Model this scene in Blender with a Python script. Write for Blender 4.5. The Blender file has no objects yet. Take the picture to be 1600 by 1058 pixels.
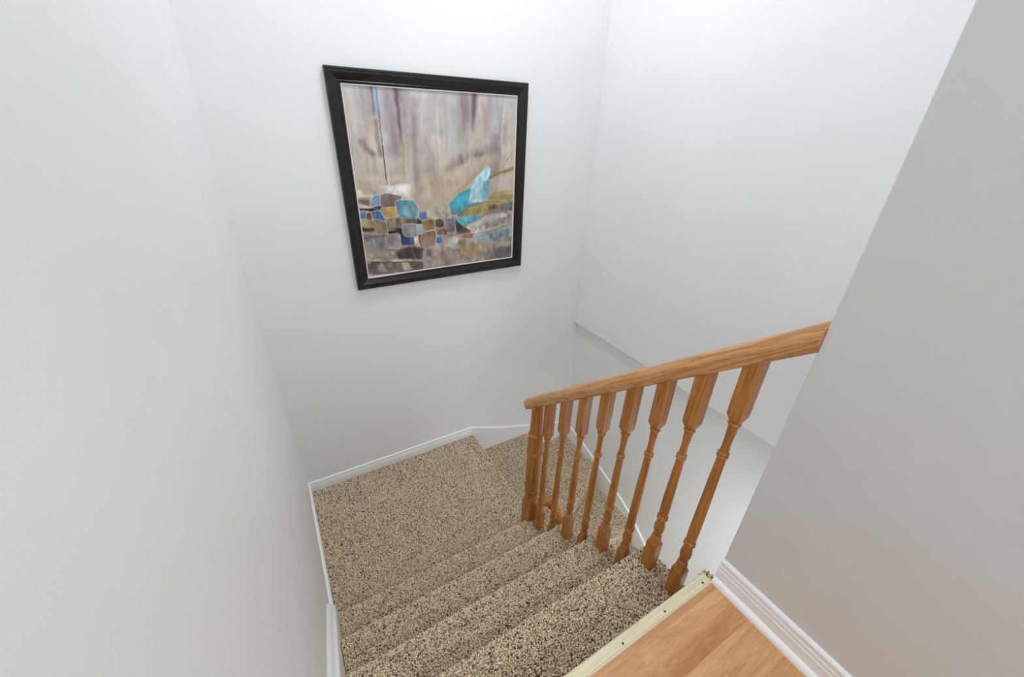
import bpy, bmesh, math, random
import numpy as np
from mathutils import Vector, Matrix

random.seed(7)
rng = np.random.default_rng(11)
scene = bpy.context.scene
COL = scene.collection

# ------------------------------------------------------------------ camera
CAM_YAW, CAM_PITCH, CAM_ROLL = 31.35437, 28.19553, 2.09266
CAM_F = 631.1699
CAM_POS = Vector((0.14615, -0.33576, 1.21314))
ya, pi_, ro = (math.radians(a) for a in (CAM_YAW, CAM_PITCH, CAM_ROLL))
fw = Vector((math.sin(ya) * math.cos(pi_), math.cos(ya) * math.cos(pi_), -math.sin(pi_)))
rt0 = Vector((math.cos(ya), -math.sin(ya), 0))
up0 = rt0.cross(fw)
rt = rt0 * math.cos(ro) + up0 * math.sin(ro)
up = up0 * math.cos(ro) - rt0 * math.sin(ro)
cd = bpy.data.cameras.new('camera')
cam = bpy.data.objects.new('camera', cd)
COL.objects.link(cam)
cd.sensor_fit = 'HORIZONTAL'
cd.sensor_width = 36.0
cd.lens = CAM_F / 1600 * 36
cd.clip_start = 0.01
m3 = Matrix((rt, up, -fw)).transposed()
cam.matrix_world = Matrix.Translation(CAM_POS) @ m3.to_4x4()
scene.camera = cam

# ------------------------------------------------------------------ world, lights, exposure
w = bpy.data.worlds.new('world')
scene.world = w
w.use_nodes = True
w.node_tree.nodes['Background'].inputs['Color'].default_value = (1.0, 0.99, 0.97, 1)
w.node_tree.nodes['Background'].inputs['Strength'].default_value = 0.3

def area_light(name, loc, size, power, color=(.885, .945, 1)):
    ld = bpy.data.lights.new(name, 'AREA')
    ld.shape = 'DISK'
    ld.size = size
    ld.energy = power
    ld.color = color
    o = bpy.data.objects.new(name, ld)
    o.location = loc
    COL.objects.link(o)
    return o

STAIR_LAMP = (1.15, 1.2, 2.91)
HALL_LAMP = (0.78, -1.8, 2.91)
LOWER_LAMP = (1.72, -.55, -.34)
area_light('stair_lamp_light', (STAIR_LAMP[0], STAIR_LAMP[1], 2.865), 0.36, 19)
area_light('hall_lamp_light', (HALL_LAMP[0], HALL_LAMP[1], 2.865), 0.36, 18)
area_light('lower_lamp_light', (LOWER_LAMP[0], LOWER_LAMP[1], -.425), 0.36, 14)
fill = area_light('hallway_fill', (.55, -2.93, 1.35), 1.0, 1.0, (.85, .93, 1))  # fill light added behind the camera, not a known source
fill.data.shape = 'RECTANGLE'; fill.data.size = .7; fill.data.size_y = 1.2
fill.rotation_euler = (math.radians(90), 0, 0)
scene.cycles.max_bounces = 16
scene.cycles.diffuse_bounces = 10

vs = scene.view_settings
vs.view_transform = 'Standard'
vs.look = 'None'
vs.exposure = 0.21
vs.gamma = 1.0
vs.use_curve_mapping = False

# ------------------------------------------------------------------ helpers
def tag(o, label=None, cat=None, group=None, kind=None):
    if label: o['label'] = label
    if cat: o['category'] = cat
    if group: o['group'] = group
    if kind: o['kind'] = kind
    return o

def empty(name, loc=(0, 0, 0)):
    o = bpy.data.objects.new(name, None)
    o.location = loc
    o.empty_display_size = 0.05
    COL.objects.link(o)
    return o

def link(name, me, mat=None, parent=None, smooth=None):
    if mat: me.materials.append(mat)
    if smooth is not None:
        me.shade_smooth()
        me.set_sharp_from_angle(angle=math.radians(smooth))
    o = bpy.data.objects.new(name, me)
    COL.objects.link(o)
    if parent:
        o.parent = parent
        o.matrix_parent_inverse = Matrix.Translation(-Vector(parent.location))
    return o

def mesh(name, verts, faces):
    me = bpy.data.meshes.new(name)
    me.from_pydata([tuple(v) for v in verts], [], faces)
    bm = bmesh.new(); bm.from_mesh(me)
    bmesh.ops.recalc_face_normals(bm, faces=bm.faces)
    bm.to_mesh(me); bm.free()
    return me

def box_me(name, x0, x1, y0, y1, z0, z1, bevel=0.0, seg=2):
    bm = bmesh.new()
    bmesh.ops.create_cube(bm, size=1)
    for v in bm.verts:
        v.co = Vector((x0 if v.co.x < 0 else x1, y0 if v.co.y < 0 else y1, z0 if v.co.z < 0 else z1))
    if bevel:
        bmesh.ops.bevel(bm, geom=list(bm.edges), offset=bevel, segments=seg, profile=.5, affect='EDGES')
    me = bpy.data.meshes.new(name)
    bm.to_mesh(me); bm.free()
    return me

def box(name, x0, x1, y0, y1, z0, z1, mat, parent=None, bevel=0.0, smooth=None):
    return link(name, box_me(name, x0, x1, y0, y1, z0, z1, bevel), mat, parent, smooth)

def prism_me(name, poly, frame):
    """poly = closed list of 2-D points, frame(a, b, t) -> xyz with t in {0, 1}"""
    n = len(poly)
    vs_ = [frame(a, b, 0) for a, b in poly] + [frame(a, b, 1) for a, b in poly]
    fs = [tuple(range(n)), tuple(range(2 * n - 1, n - 1, -1))]
    fs += [(i, (i + 1) % n, n + (i + 1) % n, n + i) for i in range(n)]
    return mesh(name, vs_, fs)

def sweep_me(name, rings, cap=True):
    """rings = list of rings of equal length"""
    n = len(rings[0])
    vs_ = [p for r in rings for p in r]
    fs = []
    for k in range(len(rings) - 1):
        for i in range(n):
            j = (i + 1) % n
            fs.append((k * n + i, k * n + j, (k + 1) * n + j, (k + 1) * n + i))
    if cap:
        fs.append(tuple(range(n)))
        fs.append(tuple(range(len(rings) * n - 1, (len(rings) - 1) * n - 1, -1)))
    return mesh(name, vs_, fs)

# ------------------------------------------------------------------ materials
def srgb(r, g, b):
    f = lambda c: (c / 255 / 12.92) if c / 255 <= .04045 else ((c / 255 + .055) / 1.055) ** 2.4
    return (f(r), f(g), f(b), 1)

class M:
    def __init__(s, name, rough=.5, spec=.5):
        s.m = bpy.data.materials.new(name)
        s.m.use_nodes = True
        s.nt = s.m.node_tree
        s.b = s.nt.nodes['Principled BSDF']
        s.b.inputs['Roughness'].default_value = rough
        s.b.inputs['Specular IOR Level'].default_value = spec
        s.coord = None
    def n(s, t, **kw):
        nd = s.nt.nodes.new(t)
        for k, v in kw.items():
            if k in nd.inputs: nd.inputs[k].default_value = v
            else: setattr(nd, k, v)
        return nd
    def l(s, a, b): s.nt.links.new(a, b)
    def vec(s, scale=(1, 1, 1), rot=(0, 0, 0), loc=(0, 0, 0), kind='Object'):
        tc = s.n('ShaderNodeTexCoord')
        mp = s.n('ShaderNodeMapping')
        mp.inputs['Scale'].default_value = scale
        mp.inputs['Rotation'].default_value = rot
        mp.inputs['Location'].default_value = loc
        s.l(tc.outputs[kind], mp.inputs['Vector'])
        return mp.outputs['Vector']
    def noise(s, v, scale, detail=4, rough=.55, dist=0):
        nd = s.n('ShaderNodeTexNoise')
        nd.inputs['Scale'].default_value = scale
        nd.inputs['Detail'].default_value = detail
        nd.inputs['Roughness'].default_value = rough
        nd.inputs['Distortion'].default_value = dist
        s.l(v, nd.inputs['Vector'])
        return nd.outputs['Fac']
    def ramp(s, fac, stops):
        r = s.n('ShaderNodeValToRGB')
        e = r.color_ramp.elements
        while len(e) < len(stops): e.new(.5)
        for el, (p, c) in zip(e, stops): el.position = p; el.color = c
        s.l(fac, r.inputs['Fac'])
        return r.outputs['Color']
    def mix(s, a, b, fac, mode='MIX'):
        nd = s.n('ShaderNodeMix', data_type='RGBA', blend_type=mode)
        for sock, v in ((nd.inputs[6], a), (nd.inputs[7], b), (nd.inputs[0], fac)):
            if hasattr(v, 'links'): s.l(v, sock)
            else: sock.default_value = v
        return nd.outputs[2]
    def color(s, c):
        if hasattr(c, 'links'): s.l(c, s.b.inputs['Base Color'])
        else: s.b.inputs['Base Color'].default_value = c
        return s
    def bump(s, h, strength=.2, dist=.001):
        nd = s.n('ShaderNodeBump')
        nd.inputs['Strength'].default_value = strength
        nd.inputs['Distance'].default_value = dist
        s.l(h, nd.inputs['Height'])
        s.l(nd.outputs['Normal'], s.b.inputs['Normal'])
        return s

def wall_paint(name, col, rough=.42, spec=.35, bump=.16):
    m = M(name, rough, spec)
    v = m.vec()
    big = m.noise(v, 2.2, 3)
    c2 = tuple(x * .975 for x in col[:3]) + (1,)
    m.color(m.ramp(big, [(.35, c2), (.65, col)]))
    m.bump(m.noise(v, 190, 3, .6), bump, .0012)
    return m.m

PAINT = wall_paint('wall_paint', (.872, .878, .88, 1))
PAINT_DARKENED = wall_paint('wall_paint_darkened', (.69, .702, .695, 1), bump=.2)  # wall paint darkened: this wall's dimmer light is put into its colour
CEIL = wall_paint('ceiling_paint', (.84, .84, .83, 1), .9, .1)
TRIM = M('white_trim_paint', .35, .4).color((.91, .915, .92, 1)).m

def oak(name, rot=(0, 0, 0), a=(205, 150, 92), b=(176, 112, 54), c=(140, 80, 34), squash=14):
    m = M(name, .33, .45)
    info = m.n('ShaderNodeObjectInfo')
    tc = m.n('ShaderNodeTexCoord')
    add = m.n('ShaderNodeVectorMath', operation='ADD')
    sc = m.n('ShaderNodeVectorMath', operation='SCALE')
    comb = m.n('ShaderNodeCombineXYZ')
    for k in ('X', 'Y', 'Z'): m.l(info.outputs['Random'], comb.inputs[k])
    m.l(comb.outputs[0], sc.inputs[0]); sc.inputs['Scale'].default_value = 7.0
    m.l(tc.outputs['Object'], add.inputs[0]); m.l(sc.outputs[0], add.inputs[1])
    mp0 = m.n('ShaderNodeMapping'); mp0.inputs['Rotation'].default_value = rot
    m.l(add.outputs[0], mp0.inputs['Vector'])
    mp = m.n('ShaderNodeMapping'); mp.inputs['Scale'].default_value = (1, 1, 1 / squash)
    m.l(mp0.outputs[0], mp.inputs['Vector'])
    v = mp.outputs[0]
    big = m.noise(v, 26, 2, .5, .4)
    rings = m.n('ShaderNodeMath', operation='MULTIPLY'); rings.inputs[1].default_value = 7
    m.l(big, rings.inputs[0])
    fr = m.n('ShaderNodeMath', operation='PINGPONG'); fr.inputs[1].default_value = .5
    m.l(rings.outputs[0], fr.inputs[0])
    base = m.ramp(fr.outputs[0], [(.0, srgb(*c)), (.18, srgb(*b)), (.5, srgb(*a))])
    fine = m.noise(v, 420, 3, .6)
    col = m.mix(base, m.ramp(fine, [(.38, srgb(*c)), (.56, srgb(*a))]), .38)
    m.color(col)
    m.bump(fine, .08, .0005)
    return m.m

PITCH = math.atan2(0.195, 0.233)
OAK_POST = oak('oak_turned', (0, 0, 0), (190, 130, 62), (172, 108, 44), (140, 82, 30), 22)
OAK_RAIL = oak('oak_handrail', (math.pi / 2 + PITCH, 0, 0), (210, 160, 106), (192, 136, 80), (158, 102, 54), 12)

def flat(name, col, rough=.5, spec=.5, metal=0):
    m = M(name, rough, spec).color(col)
    m.b.inputs['Metallic'].default_value = metal
    return m.m

# carpet fibres take their dye from a colour attribute; the backing is one tan
def fibre():
    m = M('carpet_fibre', .95, .05)
    at = m.n('ShaderNodeAttribute'); at.attribute_name = 'dye'
    m.color(at.outputs['Color'])
    return m.m
FIBRE = fibre()
def backing():
    m = M('carpet_backing', .95, .05)
    v = m.vec()
    m.color(m.ramp(m.noise(v, 240, 2, .7), [(.4, srgb(160, 142, 120)), (.6, srgb(206, 186, 160))]))
    return m.m
BACKING = backing()

# ------------------------------------------------------------------ measures
RISE, RUN = .2, .233
STEP = .195
Z1 = -.2596                      # first tread below the upper floor
NOSE = lambda k: .0304 + k * RUN  # nosing of tread k
TZ = lambda k: Z1 - (k - 1) * STEP
ZL = -1.0396                     # landing
YB, XR, XRL = 1.9784, 2.1533, 2.1945
LEDGE = -.2254
XG, YG = 1.0995, -.0273          # hallway wall face and its end
XT = 1.172                       # open end of the treads
CEIL_Z = 2.95
BACK_Y = -3.0

# ------------------------------------------------------------------ the setting
S = lambda o: tag(o, kind='structure')
S(box('wall_left', -.12, 0, BACK_Y, YB + .12, -3.1, CEIL_Z, PAINT))
S(box('wall_back', 0, 2.32, YB, YB + .12, -3.1, CEIL_Z, PAINT))
wr = S(box('wall_right', XR, 2.32, -.15, YB, LEDGE, CEIL_Z, PAINT, bevel=.002))
box('recessed_lower_wall', XRL, 2.32, -2.2, YB, -3.1, LEDGE, PAINT, wr)
S(box('wall_hallway', XG, XG + .115, BACK_Y, YG, -.28, CEIL_Z, PAINT_DARKENED, bevel=.003))
S(box('wall_stairwell_front', XG + .115, XR, -.14, YG, -.28, CEIL_Z, PAINT))
S(box('wall_hallway_end', 0, XG, BACK_Y - .1, BACK_Y, -.28, CEIL_Z, PAINT))
fill_win = S(empty('fill_window', (.55, BACK_Y, .72)))  # made-up window, out of view, added to go with the hallway fill
for a in ((.16, .20, .71, 1.99), (.90, .94, .71, 1.99), (.20, .90, .71, .75), (.20, .90, 1.95, 1.99), (.20, .90, 1.33, 1.37)):
    box('fill_window_frame', a[0], a[1], BACK_Y, BACK_Y + .03, a[2], a[3], TRIM, fill_win, .003)
def fill_pane_mat():
    m = M('fill_pane_glow', .1)
    m.color((.8, .85, .9, 1))
    m.b.inputs['Emission Color'].default_value = (.93, .97, 1, 1)
    m.b.inputs['Emission Strength'].default_value = .5  # glow added to the made-up panes
    return m.m
FILL_PANE = fill_pane_mat()
for a in ((.75, 1.33), (1.37, 1.95)):
    box('fill_pane', .20, .90, BACK_Y + .004, BACK_Y + .01, a[0], a[1], FILL_PANE, fill_win)
S(box('ceiling', -.12, 2.32, BACK_Y - .1, YB + .12, CEIL_Z, CEIL_Z + .1, CEIL))
und = [(YG, -.50), (.0, -.50), (.20, -.70), (.925, -1.30), (.925, -3.1), (YG - 2.1, -3.1), (YG - 2.1, -.30), (YG, -.30)]
S(link('wall_understair', prism_me('wall_understair', und, lambda a, b, t: (1.10 + .05 * t, a, b)), PAINT))
S(box('wall_lower_end', 1.15, XRL, -2.3, -2.2, -3.1, -.28, PAINT))
S(box('ceiling_lower_stair', 1.2145, XRL, -2.2, -.14, -.34, -.28, CEIL))
S(box('floor_lower', 0, 2.32, -2.3, YB, -3.2, -3.1, BACKING))

# upper floor: subfloor and laminate strips, each a piece of its own
floor = S(box('floor', 0, XG, BACK_Y, -.012, -.27, -.008, BACKING))
def lam():
    m = M('laminate_beech', .34, .45)
    info = m.n('ShaderNodeObjectInfo')
    tc = m.n('ShaderNodeTexCoord')
    comb = m.n('ShaderNodeCombineXYZ'); m.l(info.outputs['Random'], comb.inputs['X']); m.l(info.outputs['Random'], comb.inputs['Y'])
    sc = m.n('ShaderNodeVectorMath', operation='SCALE'); sc.inputs['Scale'].default_value = 9
    m.l(comb.outputs[0], sc.inputs[0])
    add = m.n('ShaderNodeVectorMath', operation='ADD')
    m.l(tc.outputs['Object'], add.inputs[0]); m.l(sc.outputs[0], add.inputs[1])
    mp = m.n('ShaderNodeMapping'); mp.inputs['Scale'].default_value = (.12, 1, 1); mp.inputs['Rotation'].default_value = (0, 0, .06)
    m.l(add.outputs[0], mp.inputs['Vector'])
    g = m.noise(mp.outputs[0], 26, 4, .55, .9)
    f = m.noise(mp.outputs[0], 260, 2, .6)
    tone = m.ramp(info.outputs['Random'], [(0, srgb(188, 136, 94)), (.3, srgb(212, 166, 120)), (.55, srgb(176, 120, 79)), (.8, srgb(196, 146, 100)), (1, srgb(184, 128, 87))])
    c = m.mix(tone, m.ramp(g, [(.35, srgb(166, 108, 66)), (.6, srgb(222, 178, 130))]), .42)
    c = m.mix(c, m.ramp(f, [(.4, srgb(170, 116, 74)), (.6, srgb(216, 170, 122))]), .22)
    m.color(c)
    return m.m
LAM = lam()
XF = XG - .012
row, y = 0, 0.0
cuts = {1: [.29, .738], 2: [.42, .772], 3: [.2, .62], 4: [.36, .90], 5: [.15, .66]}
while y > BACK_Y + .02:
    y1 = y - .05
    xs = [.002] + (cuts.get(row) or sorted(random.sample([.18, .3, .43, .55, .68, .8, .93], 2))) + [XF]
    for a, b in zip(xs[:-1], xs[1:]):
        box('plank', a, b - .00004, max(y1, BACK_Y) + .00004, min(y, -.012), -.008, 0, LAM, floor)
    y = y1; row += 1

# ------------------------------------------------------------------ baseboards
BB = [(0, 0), (.013, 0), (.013, .052), (.0095, .054), (.0095, .058), (.012, .060), (.012, .068), (.008, .070), (.008, .074), (.011, .078), (.011, .086), (.008, .0905), (0, .092)]
def bb(hs): return [(a, b * hs) for a, b in BB]
hb = .0794 / .092
o = S(link('baseboard_hallway', prism_me('baseboard_hallway', BB, lambda a, b, t: (XG - a, BACK_Y if t else YG, b)), TRIM))
q = [(0, 0)] + [(.015 * math.cos(t), .018 * math.sin(t)) for t in [i * math.pi / 2 / 8 for i in range(9)]]
link('quarter_round', prism_me('quarter_round', q, lambda a, b, t: (XG - .0128 - a, BACK_Y if t else YG - .002, b)), TRIM, o, 40)
S(link('baseboard_left', prism_me('baseboard_left', bb(hb), lambda a, b, t: (a, .968 if t else YB, ZL + b)), TRIM))
S(link('baseboard_back', prism_me('baseboard_back', bb(hb), lambda a, b, t: (1.21 * t, YB - a, ZL + b)), TRIM))
S(link('baseboard_hallway_left', prism_me('baseboard_hallway_left', BB, lambda a, b, t: (a, BACK_Y if t else -.2, b)), TRIM))
# winder skirting: a board cut to the falling line, with a proud bead along its top
def skirt(name, top, low, frame, th):
    f0 = lambda s: (lambda a, b, t: frame(a, b, s * t))
    body = top + [(top[-1][0], low), (top[0][0], low)]
    o = S(link(name, prism_me(name, body, f0(th)), TRIM))
    n = len(top)
    def off(d):
        out = []
        for i, (a, b) in enumerate(top):
            a0, b0 = top[max(i - 1, 0)]; a1, b1 = top[min(i + 1, n - 1)]
            dx, dz = a1 - a0, b1 - b0; L = math.hypot(dx, dz)
            nx, nz = dz / L, -dx / L
            if nz > 0: nx, nz = -nx, -nz
            out.append((a + nx * d, b + nz * d))
        return out
    rows_ = [(off(-.0005), 0), (off(-.0005), th * .6), (off(.002), th * 1.12), (off(.011), th * 1.2), (off(.014), th * .9), (off(.014), 0)]
    rings = [[frame(r[0][i][0], r[0][i][1], r[1]) for r in rows_] for i in range(n)]
    link('bead', sweep_me('bead', rings), TRIM, o, 50)
    return o
def smooth_line(pts, k=4):
    out = []
    for i in range(len(pts) - 1):
        p0 = pts[max(i - 1, 0)]; p1 = pts[i]; p2 = pts[i + 1]; p3 = pts[min(i + 2, len(pts) - 1)]
        for j in range(k):
            t = j / k
            out.append(tuple(.5 * (2 * b + (c - a) * t + (2 * a - 5 * b + 4 * c - d) * t * t + (3 * b - a - 3 * c + d) * t ** 3) for a, b, c, d in zip(p0, p1, p2, p3)))
    return out + [pts[-1]]
skirt('baseboard_winder_back', smooth_line([(1.2101, -.9605), (1.245, -.978), (1.457, -1.062), (1.752, -1.158), (2.181, -1.285)]), -1.6, lambda a, b, d: (a, YB - d, b), .014)
skirt('baseboard_winder_right', smooth_line([(YB, -1.285), (1.915, -1.300), (1.746, -1.334), (1.338, -1.464), (1.083, -1.572), (.844, -1.74), (.5, -2.03), (-.3, -2.70)]), -3.05, lambda a, b, d: (XRL - d, a, b), .0125)
# left stair skirting: moulded board climbing with the flight
prof = [(0, -.30), (.032, -.30), (.032, .040), (.029, .048), (.022, .051), (.022, .058), (.018, .062), (.018, .072), (.012, .082), (.004, .087), (0, .087)]
pz = lambda y_: Z1 - .837 * (y_ - NOSE(1))
rings = [[(a, yy, pz(yy) + b) for a, b in prof] for yy in (.982, .02)]
S(link('baseboard_stair_left', sweep_me('baseboard_stair_left', rings), TRIM))

# ------------------------------------------------------------------ carpeted staircase
stairs = tag(empty('carpeted_staircase', (.58, 1.0, ZL - .2)), 'beige speckled frieze carpet staircase turning right at a landing', 'staircase')

def smooth_noise(p, freq, seed):
    r = np.random.default_rng(seed)
    out = np.zeros(len(p))
    for i in range(5):
        k = r.normal(size=3) * freq
        out += np.sin(p @ k + r.uniform(0, 6.28))
    return out / 2.2

DYES = np.array([srgb(*c)[:3] for c in ((250, 236, 210), (242, 224, 194), (230, 208, 176), (204, 180, 146), (156, 132, 106), (104, 86, 70))])
DYE_P = np.array([.25, .28, .21, .10, .08, .08])

def pile(name, pts, nrm, parent, length=.0092, rad=.0028, seed=1):
    """one tuft per point: a bent three-sided cone of yarn"""
    r = np.random.default_rng(seed)
    n = len(pts)
    lean_dir = np.stack([smooth_noise(pts, 5, seed + 3), smooth_noise(pts, 5, seed + 4), np.zeros(n)], 1) * .3
    lean = r.normal(size=(n, 3)) * .42 + lean_dir
    ax = nrm + lean
    ax /= np.linalg.norm(ax, axis=1)[:, None]
    t1 = np.cross(ax, r.normal(size=(n, 3)))
    t1 /= np.linalg.norm(t1, axis=1)[:, None]
    t2 = np.cross(ax, t1)
    L = length * r.uniform(.7, 1.15, n)[:, None]
    R = rad * r.uniform(.8, 1.25, n)[:, None]
    curl = t1 * r.uniform(.1, .55, n)[:, None] * L
    v = np.zeros((n, 7, 3))
    for k in range(3):
        a = k * 2.0944
        d = t1 * math.cos(a) + t2 * math.sin(a)
        a2 = a + .7
        d2 = t1 * math.cos(a2) + t2 * math.sin(a2)
        v[:, k] = pts - nrm * .002 + d * R
        v[:, 3 + k] = pts + ax * L * .62 + d2 * R * 1.15 + curl * .3
    v[:, 6] = pts + ax * L + curl
    f = np.array([(0, 1, 4), (0, 4, 3), (1, 2, 5), (1, 5, 4), (2, 0, 3), (2, 3, 5), (3, 4, 6), (4, 5, 6), (5, 3, 6)])
    faces = (f[None] + (np.arange(n) * 7)[:, None, None]).reshape(-1, 3)
    me = bpy.data.meshes.new(name)
    me.vertices.add(n * 7); me.loops.add(len(faces) * 3); me.polygons.add(len(faces))
    me.vertices.foreach_set('co', v.reshape(-1).astype(np.float32))
    me.loops.foreach_set('vertex_index', faces.reshape(-1).astype(np.int32))
    me.polygons.foreach_set('loop_start', np.arange(0, len(faces) * 3, 3, dtype=np.int32))
    me.update(calc_edges=True)
    dye = DYES[r.choice(len(DYES), n, p=DYE_P)] * r.uniform(.88, 1.12, n)[:, None]
    c = np.ones((n, 7, 4), np.float32); c[:, :, :3] = dye[:, None, :]
    at = me.color_attributes.new('dye', 'FLOAT_COLOR', 'POINT')
    at.data.foreach_set('color', c.reshape(-1))
    o = link(name, me, FIBRE, parent)
    o['kind'] = 'stuff'
    return o

def jgrid(x0, x1, y0, y1, s, r):
    nx, ny = max(1, int((x1 - x0) / s)), max(1, int((y1 - y0) / s))
    X, Y = np.meshgrid((np.arange(nx) + .5) / nx, (np.arange(ny) + .5) / ny)
    X = X.ravel() + r.uniform(-.6, .6, nx * ny) / nx; Y = Y.ravel() + r.uniform(-.6, .6, nx * ny) / ny
    return x0 + np.clip(X, 0, 1) * (x1 - x0), y0 + np.clip(Y, 0, 1) * (y1 - y0)

NR = .02   # nosing radius
def straight_tread(k, y_back, y_nose, z, sgn=1, x0=.034, x1=XT, drop=STEP, s=.0045, seed=1, name='tread'):
    """a carpeted tread: flat top, rolled nosing, riser below; sgn = +1 descends towards +Y"""
    d = abs(y_nose - y_back)
    prof = [(0, 0), (d - NR, 0)] + [(d - NR + NR * math.sin(a), -NR + NR * math.cos(a)) for a in [i * math.pi / 12 for i in range(1, 9)]] + [(d - .012, -.05), (d - .016, -drop - .01), (0, -drop - .01)]
    me = prism_me(name, prof, lambda a, b, t: ((x0 if t else x1), y_back + sgn * a, z - .006 + b))
    o = link(name, me, BACKING, stairs, 40)
    r = np.random.default_rng(seed)
    arc = NR * math.radians(110)
    P, N = [], []
    xs, ss = jgrid(x0 + .004, x1 - .002, 0.0, (d - NR) + arc + .05, s, r)
    flat_ = ss < d - NR
    a = np.clip((ss - (d - NR)) / NR, 0, math.radians(110))
    yy = np.where(flat_, ss, d - NR + NR * np.sin(a))
    zz = np.where(flat_, 0, -NR + NR * np.cos(a))
    rest = np.clip(ss - (d - NR) - arc, 0, None)
    zz = zz - rest; yy = yy - rest * .2
    P = np.stack([xs, y_back + sgn * yy, z - .006 + zz], 1)
    N = np.stack([np.zeros_like(xs), sgn * np.sin(np.where(flat_, 0, a)), np.cos(np.where(flat_, 0, a))], 1)
    # carpet wrapped over the open end of the tread
    ys, zs = jgrid(0, d - .005, -.10, -.004, s, r)
    P2 = np.stack([np.full_like(ys, x1), y_back + sgn * ys, z - .006 + zs], 1)
    N2 = np.tile([1.0, 0, .25], (len(ys), 1))
    if sgn > 0:
        P = np.concatenate([P, P2]); N = np.concatenate([N, N2])
    pile('carpet_pile', P, N, o, seed=seed)
    return o

for k in (1, 2, 3, 4):
    straight_tread(k, NOSE(k - 1) - .03 if k > 1 else -.012, NOSE(k), TZ(k), seed=20 + k, drop=STEP if k < 4 else STEP + .01)

def in_poly(x, y, poly):
    c = np.zeros(len(x), bool)
    n = len(poly)
    for i in range(n):
        xa, ya_ = poly[i]; xb, yb_ = poly[(i + 1) % n]
        cond = ((ya_ > y) != (yb_ > y))
        with np.errstate(divide='ignore', invalid='ignore'):
            c ^= cond & (x < (xb - xa) * (y - ya_) / (yb_ - ya_ + 1e-12) + xa)
    return c

def slab(name, poly, z, edge, s=.0053, seed=1, drop=.205):
    """a landing or winder: polygon top, nosing along the edge pair of points"""
    me = prism_me(name, poly, lambda a, b, t: (a, b, z - .006 - (drop if t else 0)))
    bm = bmesh.new(); bm.from_mesh(me)
    e0, e1 = Vector((edge[0][0], edge[0][1], z - .006)), Vector((edge[1][0], edge[1][1], z - .006))
    es = [e for e in bm.edges if {tuple(round(c, 4) for c in v.co) for v in e.verts} == {tuple(round(c, 4) for c in e0), tuple(round(c, 4) for c in e1)}]
    if es: bmesh.ops.bevel(bm, geom=es, offset=.018, segments=5, profile=.5, affect='EDGES')
    bm.to_mesh(me); bm.free()
    o = link(name, me, BACKING, stairs, 40)
    r = np.random.default_rng(seed)
    pa = np.array(poly)
    xs, ys = jgrid(pa[:, 0].min(), pa[:, 0].max(), pa[:, 1].min(), pa[:, 1].max(), s, r)
    ok = in_poly(xs, ys, poly); xs, ys = xs[ok], ys[ok]
    ev = np.array(edge[1]) - np.array(edge[0]); Le = np.linalg.norm(ev); ev = ev / Le
    nv = np.array([ev[1], -ev[0]])
    cen = pa.mean(0)
    if (cen - np.array(edge[0])) @ nv > 0: nv = -nv
    dist = -((np.stack([xs, ys], 1) - np.array(edge[0])) @ nv)
    zz = np.zeros_like(xs); nn = np.tile([0., 0, 1], (len(xs), 1))
    ed = dist < .018
    q_ = np.clip((.018 - dist[ed]) / .018, 0, 1)
    zz[ed] = -.018 * (1 - np.sqrt(np.clip(1 - q_ ** 2, 0, 1)))
    nn[ed, :2] = q_[:, None] * nv; nn[ed, 2] = np.sqrt(np.clip(1 - q_ ** 2, .02, 1))
    P = np.stack([xs, ys, z - .006 + zz], 1)
    ls, ds = jgrid(0, Le, .012, drop - .01, s, r)
    P2 = np.stack([edge[0][0] + ev[0] * ls, edge[0][1] + ev[1] * ls, z - .006 - ds], 1)
    N2 = np.tile([nv[0], nv[1], .2], (len(ls), 1))
    pile('carpet_pile', np.concatenate([P, P2]), np.concatenate([nn, N2]), o, seed=seed, rad=.0031, length=.0095)
    return o

LX = 1.215
PIV = (1.165, 1.0)
W1B = (1.752, YB - .012); W2R = (XRL - .012, 1.50)
YE = .985
slab('landing', [(.013, .93), (LX - .02, .93), (LX, 1.01), (LX, YB - .012), (.013, YB - .012)], ZL, [(LX, 1.01), (LX, YB - .012)], seed=31)
slab('winder_tread', [(LX - .04, PIV[1]), W1B, (LX - .04, YB - .012)], ZL - RISE, [(LX - .04, PIV[1]), W1B], seed=32)
slab('winder_tread', [PIV, W2R, (XRL - .012, YB - .012), (W1B[0] - .04, YB - .012)], ZL - 2 * RISE, [PIV, W2R], seed=33)
slab('winder_tread', [(PIV[0], YE), (XRL - .012, YE), (XRL - .012, W2R[1] + .04), (PIV[0], 1.04)], ZL - 3 * RISE, [(PIV[0], YE), (XRL - .012, YE)], seed=34)
for i in range(4, 9):
    straight_tread(i, YE - (i - 4) * RUN + .03, YE - (i - 3) * RUN, ZL - i * RISE, sgn=-1, x0=1.15, x1=XRL - .012, drop=RISE, s=.0065 if i < 6 else .012, seed=40 + i)

# scrap of carpet turned up at the end of the threshold strip
sc_o = link('carpet_edge', box_me('carpet_edge', 1.05, 1.0935, -.0265, .004, -.03, -.004, .003), BACKING, stairs, 40)
r_ = np.random.default_rng(5)
xs, ys = jgrid(1.05, 1.094, -.025, .006, .0042, r_)
pile('carpet_pile', np.stack([xs, ys, np.full_like(xs, -.005)], 1), np.tile([.1, .1, 1.0], (len(xs), 1)), sc_o, length=.010, seed=6)

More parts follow.
